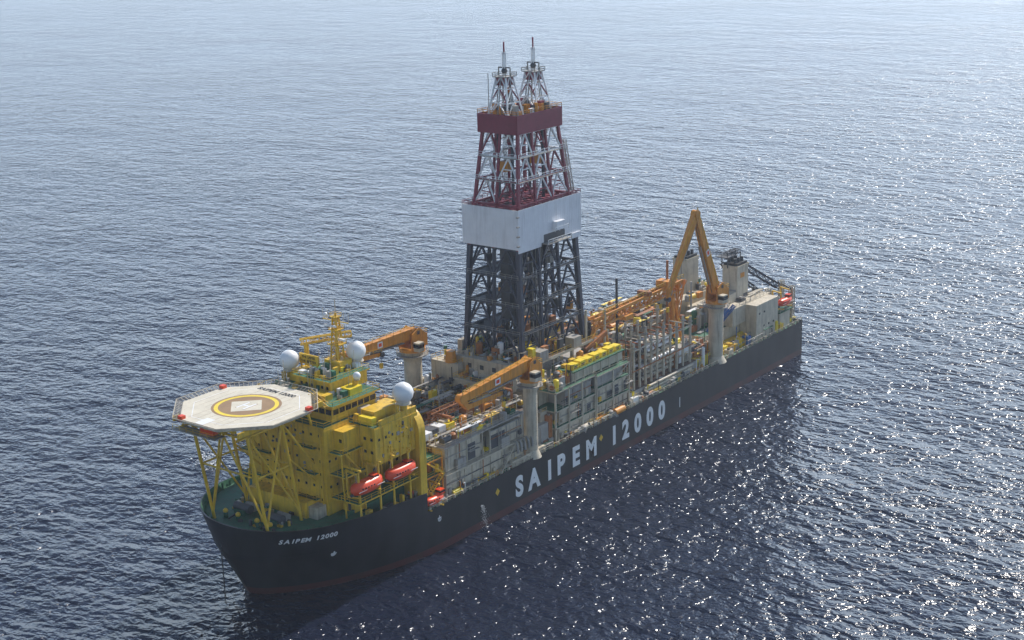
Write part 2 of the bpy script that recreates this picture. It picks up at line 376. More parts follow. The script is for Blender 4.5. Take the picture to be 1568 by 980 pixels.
for k in(3,1,6):
    p=Vector(o1[k])*0.97+Vector((HX*.03,0,HZ*.03)); hd.bx(p.x-.6,p.x+.6,p.y-.6,p.y+.6,HZ-.4,HZ+.7,"lifeboat")
for y in(-10,-5,0,5,10): hd.beam((HX-12,y,HZ-1.3),(HX+13,y,HZ-1.3),0.5,"yellow",1.1)
for x in(-4,0,4,8,12,16,20):
    w=13.6 if 0<x<16 else 8.6; hd.beam((x,-w,HZ-1.0),(x,w,HZ-1.0),0.35,"yellow",0.6)
for y in(-8.5,0,8.5):
    hd.beam((-4,y,HZ-3),(18,y,HZ-3),0.4,"yellow")
    for x in range(-4,16,4): hd.beam((x,y,HZ-3),(x+2,y,HZ-1.4),0.2,"yellow"); hd.beam((x+2,y,HZ-1.4),(x+4,y,HZ-3),0.2,"yellow")
for x in(-2,5,12): hd.beam((x,-8.5,HZ-3),(x,8.5,HZ-3),0.4,"yellow")
for y in(-8.5,8.5):
    hd.cyl((3,y,FD),(-1,y,HZ-3),0.38,"yellow"); hd.cyl((13,y,FD),(9,y,HZ-3),0.38,"yellow")
    hd.cyl((2.8,y,18),(9,y,HZ-3),0.26,"yellow"); hd.cyl((13,y,18),(-1,y,HZ-3),0.24,"yellow")
    hd.cyl((17.9,y,28),(9,y,HZ-3),0.28,"yellow"); hd.cyl((17.9,y,24),(10,y,32),0.2,"yellow")
    hd.cyl((17.9,y,37),(17,y,HZ-3),0.28,"yellow"); hd.cyl((.9,y,30),(11,y,30),0.22,"yellow")
for x,xx,xm in((2.8,-.6,.9),(13,9.5,11)):
    hd.cyl((x,-8.5,18),(xx,0,HZ-3),0.26,"yellow"); hd.cyl((x,8.5,18),(xx,0,HZ-3),0.26,"yellow"); hd.cyl((xm,-8.5,30),(xm,8.5,30),0.22,"yellow")
hd.bx(-6,-3,-4,9,HZ-3.2,HZ-3.0,"grey"); hd.rail([(-6,9,HZ-3),(-6,-4,HZ-3),(-3,-4,HZ-3)],"yellow")
hd.bx(-4.5,-3,-2,2,HZ-3,HZ-1.8,"lifeboat")
hd.stair((19,12.5,36.8),(19.5,8,HZ-.5),1.1,"yellow"); hd.stair((20.5,-11,40.7),(20.5,-6,HZ),1,"yellow")
hd.make(None,(HX,0,HZ))
# ------------------------------------------------------------------ lifeboats
def lifeboat(x,y,z,L=9.0,W=3.1,H=3.0,name="lifeboat"):
    b=B(name); N=16;K=14; vs=[]
    for i in range(N+1):
        t=-1+2*i/N; k=(1-abs(t)**2.6)**0.5 if abs(t)<1 else 0.02
        k=max(k,0.04)
        for j in range(K):
            a=2*math.pi*j/K; cy=math.cos(a)*W/2*k; sz=math.sin(a)
            zz=(sz*H*0.42*(k**.5)) if sz<0 else (sz**0.7*H*0.5*(k**.6))
            vs.append((x+t*L/2,y+cy,z+zz+0.35*t*t))
    fs=[(i*K+j,(i+1)*K+j,(i+1)*K+(j+1)%K,i*K+(j+1)%K) for i in range(N) for j in range(K)]+[tuple(range(K)),tuple(range((N+1)*K-1,N*K-1,-1))]
    b.add(vs,fs,"lifeboat",True)
    b.bx(x+1.6,x+3.2,y-.8,y+.8,z+1.0,z+2.1,"lifeboat"); b.bx(x+1.55,x+3.25,y-.85,y+.85,z+1.45,z+1.85,"glass")
    for k in range(5): b.bx(x-3+k*.9,x-2.6+k*.9,y-W/2*.97,y-W/2*.9,z+.35,z+.65,"glass")
    b.beam((x-L*.42,y-W*.47,z+.05),(x+L*.42,y-W*.47,z+.05),.1,"white")
    b.cyl((x-L/2-.1,y,z-.7),(x-L/2+.4,y,z-.7),.35,"darkgrey")
    for dx in(-L*.33,L*.33):
        b.beam((x+dx,y,z+H*.45),(x+dx,y,z+H*.45+2.2),.1,"grey"); b.beam((x+dx,y-.2,z+H*.45+2.2),(x+dx,y+3,z+H*.45+2.6),.4,"yellow")
        b.beam((x+dx,y+2.4,z-2),(x+dx,y+3,z+H*.45+2.6),.4,"yellow"); b.beam((x+dx,y+2.4,z-2),(x+dx,y-1.2,z-1.6),.3,"yellow")
    b.make(None,(x,y,z))
lifeboat(22.6,-19.6,23.6,9.8,3.5,3.5); lifeboat(33.6,-19.8,23.4,9.8,3.5,3.5)
lifeboat(44.0,-20.3,12.9,6.5,2.4,2.2,"rescue_boat")
# ------------------------------------------------------------------ clutter helpers
CL=["cream","cream","cream","grey","grey","yellow","brown","darkgrey","white","orange_crane","deckgreen","yellow_bright","brown","grey","darkgrey","darkgrey"]
def clutter(b,x0,x1,y0,y1,z,n,hm=2.5,pal=CL):
    for i in range(n):
        x=ru(x0,x1);y=ru(y0,y1);t=R(); m=random.choice(pal)
        if t<.42:
            w=ru(.6,3.2);d=ru(.6,2.4);h=ru(.4,hm)
            b.bx(x,min(x1,x+w),y,min(y1,y+d),z-.03,z+h,m)
            if R()<.5: b.bx(x+.2*w,x+.5*w,y+.2*d,y+.6*d,z+h,z+h+ru(.2,.8),random.choice(pal))
            if R()<.25: b.rail([(x,y,z+h),(min(x1,x+w),y,z+h)],random.choice(["yellow","cream"]))
        elif t<.55:
            r=ru(.3,1.0);h=ru(.8,hm*1.3); b.cyl((x,y,z),(x,y,z+h),r,m,n=12); b.cyl((x,y,z+h),(x,y,z+h+.3),r,m,r*.5,n=12)
        elif t<.66:
            r=ru(.35,.9);L=ru(2,5); b.cyl((x,y,z+r+.3),(min(x1,x+L),y,z+r+.3),r,m,n=12)
            b.bx(x+.3,x+.6,y-r,y+r,z,z+.5,"grey")
        elif t<.84:
            L=ru(4,12); h=ru(.3,hm); xx=min(x1,x+L)
            for k in range(random.randint(1,4)): b.cyl((x,y+k*.35,z+h),(xx,y+k*.35,z+h),.13,m,n=6)
            for xs_ in(x+.4,(x+xx)/2,xx-.4): b.beam((xs_,y-.2,z),(xs_,y-.2,z+h),.15,"grey"); b.beam((xs_,y-.3,z+h-.15),(xs_,y+1.6,z+h-.15),.12,"grey")
        elif t<.94:
            h=ru(1.5,hm*2.0); b.beam((x,y,z),(x,y,z+h),.18,m); b.beam((x,y,z+h),(x+ru(-1.5,1.5),y+ru(-1.5,1.5),z+h),.15,m)
        else:
            b.rail([(x,y,z),(min(x1,x+5),y,z)],random.choice(["yellow","cream"]))
def panelled(b,x0,x1,y,z0,z1,step,m="cream",depth=.22,openp=.3):
    x=x0
    while x<x1-.2:
        b.bx(x,x+.22,y-depth,y+.01,z0,z1,m)
        if R()<openp: 
            w=min(step-.6,ru(1,3)); h=(z1-z0)*ru(.35,.8); b.bx(x+.5,x+.5+w,y-.06,y+.02,z0+.2,z0+.2+h,"darkgrey")
        elif R()<.6: b.bx(x+.6,x+1.6,y-.6,y+.01,z0+ru(.3,1),z0+ru(1.2,2.4),random.choice(["grey","darkgrey","yellow","cream","brown"]))
        if R()<.4: b.cyl((x+.8,y-.35,z0),(x+.8,y-.35,z1),.12,random.choice(["brown","cream","grey"]),n=6)
        if R()<.3:
            zz=z0+(z1-z0)*ru(.4,.7); w=min(step,ru(2,4)); b.bx(x+.3,x+.3+w,y-1.0,y+.01,zz,zz+.12,"grey"); b.rail([(x+.3,y-.95,zz+.12),(x+.3+w,y-.95,zz+.12)],"cream",w=.06,h=1.0)
        x+=step*ru(.75,1.25)
    b.bx(x0,x1,y-depth-.1,y+.01,z1-.25,z1+.02,m)
    b.cyl((x0,y-depth-.15,z0+(z1-z0)*.6),(x1,y-depth-.15,z0+(z1-z0)*.6),.1,random.choice(["grey","darkgrey","brown"]),n=6)
def openframe(b,x0,x1,y0,y1,zs,step,m="cream",dm="deckgreen",col=.4,fill=6,railm="cream",hm=2.2):
    k=max(1,round((x1-x0)/step))
    for i in range(k+1):
        x=lerp(x0,x1,i/k)
        for y in(y0,y1): b.beam((x,y,zs[0]),(x,y,zs[-1]),col,m)
    for j,z in enumerate(zs[1:]):
        b.bx(x0-.2,x1+.2,y0-.2,y1+.2,z-.35,z-.05,m); b.bx(x0-.1,x1+.1,y0-.1,y1+.1,z-.1,z,dm)
        b.rail([(x0,y0-.1,z),(x1,y0-.1,z)],railm,w=.05,step=2.6)
        if j==len(zs)-2: b.rail([(x0,y0,z),(x0,y1,z)],railm,w=.06); b.rail([(x1,y0,z),(x1,y1,z)],railm,w=.06)
    for j,z in enumerate(zs[:-1]): clutter(b,x0,x1,y0+.3,y1-.3,z,fill,min(hm,zs[j+1]-z-.6))
    for i in range(k):
        if R()<.25:
            xa=lerp(x0,x1,i/k);xb=lerp(x0,x1,(i+1)/k); j=random.randrange(len(zs)-1); b.beam((xa,y0,zs[j]),(xb,y0,zs[j+1]-.3),.2,m)
# ------------------------------------------------------------------ forward module
fm=B("forward_topside_module")
fm.bx(46,90,-15,15,10.8,21.5,"grey"); fm.bx(46.1,89.9,-14.9,14.9,21.5,21.6,"deckbrown")
fm.bx(50,80,-19,-15.01,10.8,16.6,"cream"); panelled(fm,50,80,-19,11,16.6,3.6,"cream")
fm.bx(50.3,64,-18.6,-15.01,17.2,23.2,"cream"); fm.bx(67.5,79.8,-18.6,-15.01,17.2,22.2,"cream"); panelled(fm,50.4,63.9,-18.6,17.2,23.2,4.2,"cream"); panelled(fm,67.6,79.7,-18.6,17.2,22.2,3.6,"grey")
clutter(fm,64,67.4,-18.5,-16,17,12,4)
fm.bx(49.5,80.3,-19.8,-14.5,16.65,16.95,"cream"); fm.rail([(49.5,-19.7,16.95),(80.3,-19.7,16.95)],"cream",w=.06)
fm.bx(49.6,80.6,-19.3,-14.6,23.2,23.5,"grey"); fm.rail([(49.8,-19.2,23.5),(80.5,-19.2,23.5)],"cream",w=.06); fm.rail([(49.8,-19.2,23.5),(49.8,-14.8,23.5)],"cream",w=.06)
for x in(64.3,67.2,80): fm.beam((x,-18.9,16.9),(x,-18.9,23.3),.3,"cream")
for x in(54,71): fm.bx(x,x+3.2,-19.6,-18.5,17,19.4,"grey")
fm.stair((70,-19.6,10.9),(76,-19.6,16.9),1,"cream"); fm.bx(49.85,50,-18.4,-15,11.5,15.5,"grey")
openframe(fm,43,49,-19,-8,[10.8,14.5,18.2,22],6,"orange_crane","deckgreen",.35,10,"yellow")
openframe(fm,43,49,-8,18,[10.8,14.5,18.2,22],8,"cream","deckgreen",.35,12,"yellow")
for i,z in enumerate((10.8,14.5,18.2)): fm.stair((43.5 if i%2 else 48.5,-19.6,z),(48.5 if i%2 else 43.5,-19.6,z+3.7),1,"yellow")
for k in range(6):
    x=76+k*1.5; n=14
    pts=[(x+.3*math.sin(t),-19.6-1.1*math.cos(t),14.3+2.6*math.sin(t)) for t in[math.pi*i/n for i in range(n+1)]]
    for a,c in zip(pts,pts[1:]): fm.cyl(a,c,.35,"grey",n=6,caps=False)
fm.bx(74,88,-20.4,-18.4,10.8,12.6,"cream")
for y in(-12,-8,-4,0,4,8,12): fm.bx(50,86,y-.15,y+.15,21.6,23.8,random.choice(["brown","cream","darkgrey"]))
for y0 in(-11.5,-7.5,-3.5,.5,4.5,8.5):
    for r_ in range(3):
        for k in range(6):
            if R()<.7:
                xa=52+ru(0,6); fm.cyl((xa,y0+k*.55,21.9+r_*.5),(xa+ru(12,26),y0+k*.55,21.9+r_*.5),.22,random.choice(["brown","brown","darkgrey","cream","orange_crane","grey"]),n=6)
for x in range(50,88,4): fm.beam((x,-13,24),(x,13,24),.25,random.choice(["brown","cream","yellow"]))
fm.bx(50,86,-14.6,-13.4,24.2,24.4,"grey"); fm.rail([(50,-14.6,24.4),(86,-14.6,24.4)],"cream",w=.08)
clutter(fm,48,88,-14,14,21.6,210,3.4)
clutter(fm,50.5,79,-18.5,-15.5,23.5,46,1.8)
clutter(fm,46,90,-14,14,24.2,120,2.4)
clutter(fm,42,90,15,20,10.8,60,6)
clutter(fm,42,92,-20.2,-19.2,10.8,50,1.8)
for x in(60,72,84):
    fm.beam((x,-13,21.6),(x,-13,27),.5,"brown"); fm.beam((x,-6,21.6),(x,-6,27),.5,"brown"); fm.beam((x,-13,27),(x,-6,27),.6,"brown")
fm.truss((56,-9.5,27.6),(88,-9.5,27.6),1.6,1.6,12,.25,.12,"brown")
for i in range(5): fm.bx(46.5+i*2.9,49+i*2.9,-13.5+ru(-.5,.5),-10,24.4,26.0,random.choice(["yellow_bright","darkgrey","orange_crane","cream","white"]))
fm.bx(86,92,6,15,21.5,30,"cream"); fm.bx(84,90,-4,6,21.5,27,"cream"); fm.bx(86,94,13,19,10.8,24,"cream")
fm.bx(85.9,86,7,9,24,26,"darkgrey"); fm.bx(83.9,84,-3,-1,22,24.5,"darkgrey"); fm.rail([(86,6,30),(92,6,30),(92,15,30),(86,15,30)],"yellow",closed=True); fm.rail([(84,-4,27),(90,-4,27),(90,6,27),(84,6,27)],"yellow",closed=True)
clutter(fm,86.2,91,6.5,14,30,8,1.6); clutter(fm,84,89,-3.5,5,27,10,1.8)
fm.cyl((87,9,30),(87,9,33),1.6,"orange_crane",1.2,n=14)
fm.make(ship)
# ------------------------------------------------------------------ drill floor
df=B("drill_floor")
df.bx(90.5,127,-13,13,10.8,24.5,"cream")
for x in range(91,127,4): df.bx(x,x+.4,-13.3,-13,11,24.5,"cream")
df.bx(90,128,-14,14,24.5,25.2,"grey"); df.rail([(90,-13.9,25.2),(128,-13.9,25.2)],"yellow")
for x in(93,100,107,114,121): 
    for y in(-10.5,10.5): df.beam((x,y,25.2),(x,y,30),.7,"cream")
df.bx(91,124,-12,12,30,30.7,"cream"); df.bx(91.2,123.8,-11.8,11.8,30.7,30.75,"deckbrown"); df.rail([(91,-11.9,30.7),(124,-11.9,30.7)],"yellow"); df.rail([(91,-11.9,30.7),(91,11.9,30.7)],"yellow")
clutter(df,91,124,-11.5,11.5,30.7,130,4); clutter(df,90.5,127,-13.5,-11,25.2,60,3.5); clutter(df,91,96,-11,11,30.7,20,5)
for x in(97,112): df.bx(x,x+3.6,-12.6,-9.8,30.8,33.4,random.choice(["cream","grey"])); 
df.bx(88.5,91,-10,10,24.5,31.5,"cream"); windows(df,'x-',88.5,-8,8,29.5,4,1.2,1.2,"darkgrey"); clutter(df,88.6,90.5,-9.5,9,31.5,10,1.4)
df.make(ship)
# ------------------------------------------------------------------ derrick
dr=B("drilling_derrick"); DX=107.4
def hw(z):
    if z<60: t=(z-30.7)/(60-30.7); return lerp(13.6,12.3,t),lerp(9.2,7.9,t)
    t=(z-60)/(89-60); return lerp(12.3,8.6,t),lerp(7.9,5.6,t)
def pt(fx,fy,z): a,b=hw(z); return Vector((DX+fx*a,fy*b,z))
lev=[30.7,38,45.3,52.6,60]
def lattice(levels,lw,bw,ml,mb,split=(4,3)):
    for (fx,fy) in((-1,-1),(1,-1),(1,1),(-1,1)):
        for i in range(len(levels)-1):
            z0,z1=levels[i],levels[i+1]; dr.beam(pt(fx,fy,z0),pt(fx,fy,z1),lw,ml if not callable(ml) else ml(i))
    faces=[((-1,-1),(1,-1),split[0]),((-1,1),(1,1),split[0]),((-1,-1),(-1,1),split[1]),((1,-1),(1,1),split[1])]
    for a,b,k in faces:
        for i in range(len(levels)-1):
            z0,z1=levels[i],levels[i+1]
            P=lambda t,z: pt(lerp(a[0],b[0],t),lerp(a[1],b[1],t),z)
            m=mb if not callable(mb) else mb(i)
            dr.beam(P(0,z1),P(1,z1),bw*1.3,m)
            for j in range(k):
                t0,t1=j/k,(j+1)/k
                if j: dr.beam(P(t0,z0),P(t0,z1),bw*1.7,ml if not callable(ml) else ml(i))
                zm=(z0+z1)/2; tm=(t0+t1)/2
                mm=m if not callable(mb) else mb(i+j)
                dr.beam(P(t0,z0),P(tm,z1),bw,mm); dr.beam(P(tm,z1),P(t1,z0),bw,mm)
                dr.beam(P((t0+tm)/2,zm),P((t1+tm)/2,zm),bw*.7,m)
lattice(lev,1.2,.42,"navy","navy",(3,2))
lattice([60,65,71],.95,.4,"crimson","crimson",(3,2))
lattice([71,77,83,89],.75,.34,"crimson",lambda i:"white" if (i%3) else "crimson",(3,2))
for x in(DX-6.5,DX+6.5):
    for y in(-2.2,2.2): dr.beam((x,y,30.7),(x,y,95),.55,"navy")
    for y in(-2.2,2.2):
        for z in range(32,94,5): dr.beam((x-1.5,y,z),(x+1.5,y,z),.2,"darkgrey")
    dr.bx(x-1.6,x+1.6,-1.4,1.4,ru(40,56),ru(58,62),"darkgrey"); dr.bx(x-1.2,x+1.2,-1.2,1.2,79,81.5,"orange_crane")
    for k in range(6): dr.cyl((x-.8+.3*k,0,60),(x-.8+.3*k,0,92),.06,"darkgrey",n=5)
for k in range(46):
    x=DX+ru(-3.5,3.5); y=ru(-6,6); dr.cyl((x,y,31),(x+.1,y,58),.14,random.choice(["darkgrey","navy","grey"]),n=6)
for z in(38,45.3,52.6):
    a,b=hw(z)
    for s in(-1,1): dr.bx(DX-a,DX+a,s*b-.7,s*b+.7,z-.1,z+.05,"darkgrey"); dr.rail([(DX-a,s*(b+.7),z),(DX+a,s*(b+.7),z)],"grey",w=.07)
    dr.bx(DX-a-.7,DX-a+.7,-b,b,z-.1,z+.05,"darkgrey"); dr.rail([(DX-a-.7,-b,z),(DX-a-.7,b,z)],"grey",w=.07)
    dr.bx(DX-a+1,DX+a-1,2,b-1,z-.1,z+.02,"darkgrey")
for k in range(60):
    z=ru(31,58); a,b=hw(z); x=DX+ru(-a,a)*.9; y=ru(-b,b)*.9; dr.bx(x,x+ru(.6,2.4),y,y+ru(.6,2),z,z+ru(.6,3),random.choice(["navy","darkgrey","navy","darkgrey","grey","orange_crane","brown"]))
wa,wb,z0w,z1w=13.8,8.9,60.6,70.8
for s in(-1,1):
    dr.bx(DX-wa,DX+wa,s*wb-.12,s*wb+.12,z0w,z1w,"panelwhite"); dr.bx(DX+s*wa-.12,DX+s*wa+.12,-wb+.12,wb-.12,z0w,z1w,"panelwhite")
for i in range(34):
    x=DX-wa+.3+i*(2*wa-.6)/33; dr.bx(x-.04,x+.04,-wb-.15,-wb-.12,z0w,z1w,"panelwhite")
for i in range(22):
    y=-wb+.3+i*(2*wb-.6)/21; dr.bx(DX-wa-.15,DX-wa-.12,y-.04,y+.04,z0w,z1w,"panelwhite")
dr.rail([(DX-wa,-wb,z1w),(DX+wa,-wb,z1w),(DX+wa,wb,z1w),(DX-wa,wb,z1w)],"crimson",closed=True,w=.12,h=.9)
for z in(61.5,64,66.5,69): dr.bx(DX-wa-.6,DX-wa+.2,-wb-.5,-wb+.1,z,z+.3,"grey")
dr.bx(DX-3,DX+6.2,-wb-.2,-wb+.2,60.5,62.6,"darkgrey"); dr.bx(DX-3.6,DX+6.8,-wb-2.0,-wb-.1,60.2,60.4,"grey"); dr.rail([(DX-3.6,-wb-2,60.4),(DX+6.8,-wb-2,60.4)],"white",w=.12)
dr.bx(DX+1,DX+4.5,-wb-1.6,-wb-.2,63.2,65.4,"panelwhite"); dr.rail([(DX,-wb-1.6,62.9),(DX+6,-wb-1.6,62.9)],"white",w=.12)
dr.bx(DX+9,DX+13,-wb-.5,-wb-.14,59.2,60.6,"panelwhite"); dr.bx(DX-13.7,DX-4,-wb-.1,-wb+.1,59.7,60.6,"panelwhite")
dr.bx(DX-12,DX+12,-7.5,7.5,61.5,61.7,"darkgrey")
for x in range(-11,12,2): dr.bx(DX+x-.5,DX+x+.5,-7.2,7.2,70.0,70.3,"crimson")
dr.bx(DX-12,DX+12,-.6,.6,71.2,71.5,"crimson")
for z in(77,83):
    a,b=hw(z)
    dr.bx(DX-a-.6,DX+a+.6,-b-.7,-b+.5,z-.1,z+.05,"grey"); dr.rail([(DX-a-.6,-b-.7,z),(DX+a+.6,-b-.7,z)],"white",w=.1)
    dr.bx(DX-a-.6,DX-a+.5,-b,b,z-.1,z+.05,"grey"); dr.rail([(DX-a-.6,-b,z),(DX-a-.6,b,z)],"white",w=.1)
dr.truss((DX+12.5,-7,71),(DX+10.5,-6,85),1,1,7,.16,.1,"grey")
ca,cb=9.7,6.2
for s in(-1,1):
    dr.bx(DX-ca,DX+ca,s*cb-.15,s*cb+.15,89,93.8,"crimson"); dr.bx(DX+s*ca-.15,DX+s*ca+.15,-cb+.15,cb-.15,89,93.8,"crimson")
dr.bx(DX-ca+.2,DX+ca-.2,-cb+.2,cb-.2,89.2,89.6,"crimson"); dr.bx(DX-ca+.2,DX+ca-.2,-cb+.2,cb-.2,92.6,92.8,"darkgrey")
dr.rail([(DX-ca,-cb,93.8),(DX+ca,-cb,93.8),(DX+ca,cb,93.8),(DX-ca,cb,93.8)],"orange_crane",closed=True,w=.12,h=1.0)
for k in range(44):
    x=DX+ru(-8.5,7);y=ru(-5,4);dr.bx(x,x+ru(.5,1.6),y,y+ru(.5,1.4),92.8,ru(93.6,96),random.choice(["orange_crane","darkgrey","white","crimson","orange_crane","grey"]))
for x in(DX-6.1,DX+6.1):
    T=lambda f,g,z:Vector((x+f*lerp(3.2,1.5,(z-93)/10),g*lerp(3.2,1.5,(z-93)/10),z))
    cs=((-1,-1),(1,-1),(1,1),(-1,1)); zl=[93,96.5,100,103]
    for i in range(3):
        for j in range(4):
            a=cs[j];b=cs[(j+1)%4]; m="white"
            dr.beam(T(*a,zl[i]),T(*a,zl[i+1]),.34,m); dr.beam(T(*a,zl[i]),T((a[0]+b[0])/2,(a[1]+b[1])/2,zl[i+1]),.26,"white"); dr.beam(T((a[0]+b[0])/2,(a[1]+b[1])/2,zl[i+1]),T(*b,zl[i]),.26,"crimson" if i==1 else "white")
            dr.beam(T(*a,zl[i+1]),T(*b,zl[i+1]),.22,m); dr.beam(T((a[0]+b[0])/2,(a[1]+b[1])/2,93),T((a[0]+b[0])/2,(a[1]+b[1])/2,103),.22,m)
    dr.bx(x-2.2,x+2.2,-2.1,2.1,102.9,103.1,"grey"); dr.rail([(x-2.2,-2.1,103),(x+2.2,-2.1,103),(x+2.2,2.1,103),(x-2.2,2.1,103)],"grey",closed=True,w=.12,h=1)
    dr.bx(x-1.5,x+1.5,-1.4,1.4,100.8,102.9,"crimson")
    dr.beam((x,-1.8,103),(x,-1.8,105.2),.25,"grey"); dr.beam((x,1.8,103),(x,1.8,105.2),.25,"grey"); dr.beam((x,-1.8,105.2),(x,1.8,105.2),.3,"darkgrey"); dr.sph((x,0,104.4),.8,"darkgrey",8,6)
    dr.truss((x,0,103),(x,0,109),.6,.6,5,.16,.08,"white"); dr.cyl((x,0,108.5),(x,0,111.6),.22,"crimson"); dr.cyl((x-.4,.3,93),(x-.4,.3,103),.15,"grey")
dr.beam((DX-9,3,93),(DX-9,3,104),.15,"grey"); dr.cyl((DX,3.5,93.8),(DX,3.5,98.5),.5,"darkgrey",.3); dr.sph((DX,3.5,98.7),.8,"orange_crane",8,6)
dr.make(None,(DX,0,30.7))
# ------------------------------------------------------------------ mid port module
mm_=B("mud_module")
openframe(mm_,94,112,-19.3,-13.2,[10.8,15,19.5,24.5],6,"cream","deckgreen",.4,12)
mm_.bx(95.5,111.8,-18.9,-13.4,10.8,14.5,"cream"); panelled(mm_,95.6,111.7,-18.9,11,14.5,4.2)
mm_.bx(96,112,-18.8,-13.4,15.1,19,"cream"); panelled(mm_,96,112,-18.8,15.1,18.9,4.4,"cream"); mm_.bx(99,111,-18.6,-13.4,19.6,23.6,"grey"); panelled(mm_,99,111,-18.6,19.6,23.5,4.4,"grey")
openframe(mm_,112.3,128,-19.5,-13.2,[10.8,16,20.5,24],7.8,"cream","deckgreen",.4,12)
mm_.bx(112.8,127.6,-19.1,-13.4,10.8,15.3,"cream"); panelled(mm_,112.8,127.6,-19.1,11,15.4,4,"cream"); mm_.bx(112.9,127,-19.0,-13.4,16.1,19.9,"cream"); panelled(mm_,112.9,127,-19.0,16.1,19.8,4.6,"cream")
mm_.bx(114,125,-18.7,-13.4,20.6,23.4,"grey")
mm_.bx(103.5,127,-17.9,-13.3,24.6,27.2,"cream"); mm_.bx(103,127.4,-18.7,-13,27.2,27.5,"deckgreen"); mm_.rail([(103,-18.6,27.5),(127.4,-18.6,27.5)],"yellow")
for i in range(7): mm_.bx(104+i*3.3,106.6+i*3.3,-17.9,-15.7,27.5,29.0+.2*(i%2),"yellow_bright")
for i in range(7): mm_.bx(104.6+i*3.3,106.4+i*3.3,-14.9,-13.6,27.5,ru(28.2,29.2),random.choice(["yellow_bright","darkgrey","yellow"]))
for i in range(7): mm_.bx(104.5+i*3.3,105.9+i*3.3,-17.93,-17.6,27.9,28.6,"darkgrey")
for x in range(104,128,4): mm_.beam((x,-18.5,24.3),(x,-18.5,27.3),.3,"cream")
clutter(mm_,94,103,-18.5,-13.5,24.5,36,3.2); clutter(mm_,90,128,-20.4,-19.6,10.8,50,1.8)
clutter(mm_,88,94,-19,-13.3,10.8,30,9); mm_.bx(88,94,-18,-13,10.8,17,"grey")
clutter(mm_,90,128,13.5,20,10.8,60,7); mm_.bx(92,126,14,19.5,10.8,22,"cream")
for x in range(90,128,2): mm_.beam((x,-20.2,10.9),(x,-20.2,ru(11.5,13)),.2,"yellow" if R()<.3 else "cream")
mm_.make(ship)
# ------------------------------------------------------------------ aft riser / pipe bay
rb=B("riser_bay")
rb.bx(128.5,174,-12,14,10.8,18,"cream"); rb.bx(128.7,173.8,-11.8,13.8,18,18.05,"deckbrown")
for x in range(129,174,4): rb.bx(x,x+.35,-12.3,-12,11,18,"grey")
rb.bx(130,166,-18.5,-12.35,10.8,14,"grey"); rb.bx(130.1,165.9,-18.4,-12.4,14,14.05,"deckbrown")
for lay in range(7):
    for k in range(5):
        y=-16.3+k*1.4; z=15.2+lay*1.35
        if lay>=4 and k==0: continue
        if R()<.08: continue
        xa=143+ru(-.8,.8)-(4 if lay<3 else 0); L=13+(5 if lay<3 else 0); m="white" if R()<.6 else "cream"
        rb.cyl((xa,y,z),(xa+L,y,z),.52,m,n=12)
        for q in(0,.33,.66,1): rb.cyl((xa+L*q-.1,y,z),(xa+L*q+.25,y,z),.64,random.choice(["grey","brown","darkgrey"]),n=12)
for x in(133,136,139,142,145,148.5,152,155.5,159,163):
    for y in(-17.8,-9.2):
        h=ru(26.5,31); rb.cyl((x,y,11),(x,y,h),.38,"cream",n=10); rb.bx(x-.6,x+.6,y-.5,y+.5,h-1.5,h-1.2,"grey")
    rb.beam((x,-17.8,25.5),(x,-9.2,25.5),.3,random.choice(["cream","brown"]))
for x in(131,132.2,134.6,135.8,137.4): rb.cyl((x,-15,11),(x,-15,ru(24,29)),.3,random.choice(["cream","brown","brown"]),n=8)
rb.beam((132,-17.8,25.2),(164,-17.8,25.2),.35,"cream"); rb.beam((132,-18.2,19.5),(164,-18.2,19.5),.25,"brown")
for k in range(5): rb.cyl((134+k,-19.4+.5*(k%2),12+.5*k),(158+k,-19.4+.5*(k%2),12+.5*k),.35,"cream",n=8)
for y in(-6,-2,2,6,10):
    rb.bx(131,170,y-.2,y+.2,18,24,random.choice(["brown","cream"]))
    for r_ in range(4):
        for k in range(6):
            if R()<.8: xa=131+ru(0,8); rb.cyl((xa,y+.5+k*.5,18.4+r_*.5),(xa+ru(16,28),y+.5+k*.5,18.4+r_*.5),.2,random.choice(["brown","brown","darkgrey","cream","orange_crane"]),n=6)
for x in range(132,172,5):
    rb.beam((x,-8,18),(x,-8,26),.4,"cream"); rb.beam((x,12,18),(x,12,26),.4,"cream"); rb.beam((x,-8,26),(x,12,26),.35,"brown")
WP=CL+["orange_crane","brown","brown","yellow"]
clutter(rb,129,172,-11,13,18,220,4.5,WP); clutter(rb,129,172,-8,13,24.5,140,2.8,WP); clutter(rb,129,168,-20.4,-18.5,10.8,80,2.2); clutter(rb,128,132,-19,-9,10.8,30,10)
clutter(rb,164,176,-19,-11,10.8,50,5,WP); clutter(rb,150,178,-17,-11,14,50,4,WP)
rb.bx(160,166,-16,-11,14,18.5,"white"); rb.bx(159.8,166.2,-16.2,-10.8,18.5,18.8,"grey"); rb.bx(166,175,-18,-12,10.8,14,"yellow_bright"); clutter(rb,160,166,-15.5,-11.5,18.8,8,1.5)
for x,y,h,m in((136.5,-10,44,"darkgrey"),(163,-10,43.5,"brown"),(120,-11,39,"cream"),(146,10,38,"grey"),(129,-11,37,"cream")):
    rb.cyl((x,y,18),(x,y,h),.36,m,n=8)
rb.make(ship)
gc=B("gantry_crane")
gc.truss((124,-10,33.8),(170,-10,34.8),2.0,2.4,18,.42,.22,"orange_crane")
gc.beam((124,-11,35.2),(170,-11,36.2),.45,"orange_crane",.7); gc.beam((124,-9,35.2),(170,-9,36.2),.45,"orange_crane",.7)
gc.rail([(124,-11.3,36),(170,-11.3,37)],"yellow",w=.1)
for x in(130,166):
    for y in(-12,-8): gc.beam((x-2,y,18),(x,-10,33),.6,"orange_crane"); gc.beam((x+2,y,18),(x,-10,33),.6,"orange_crane")
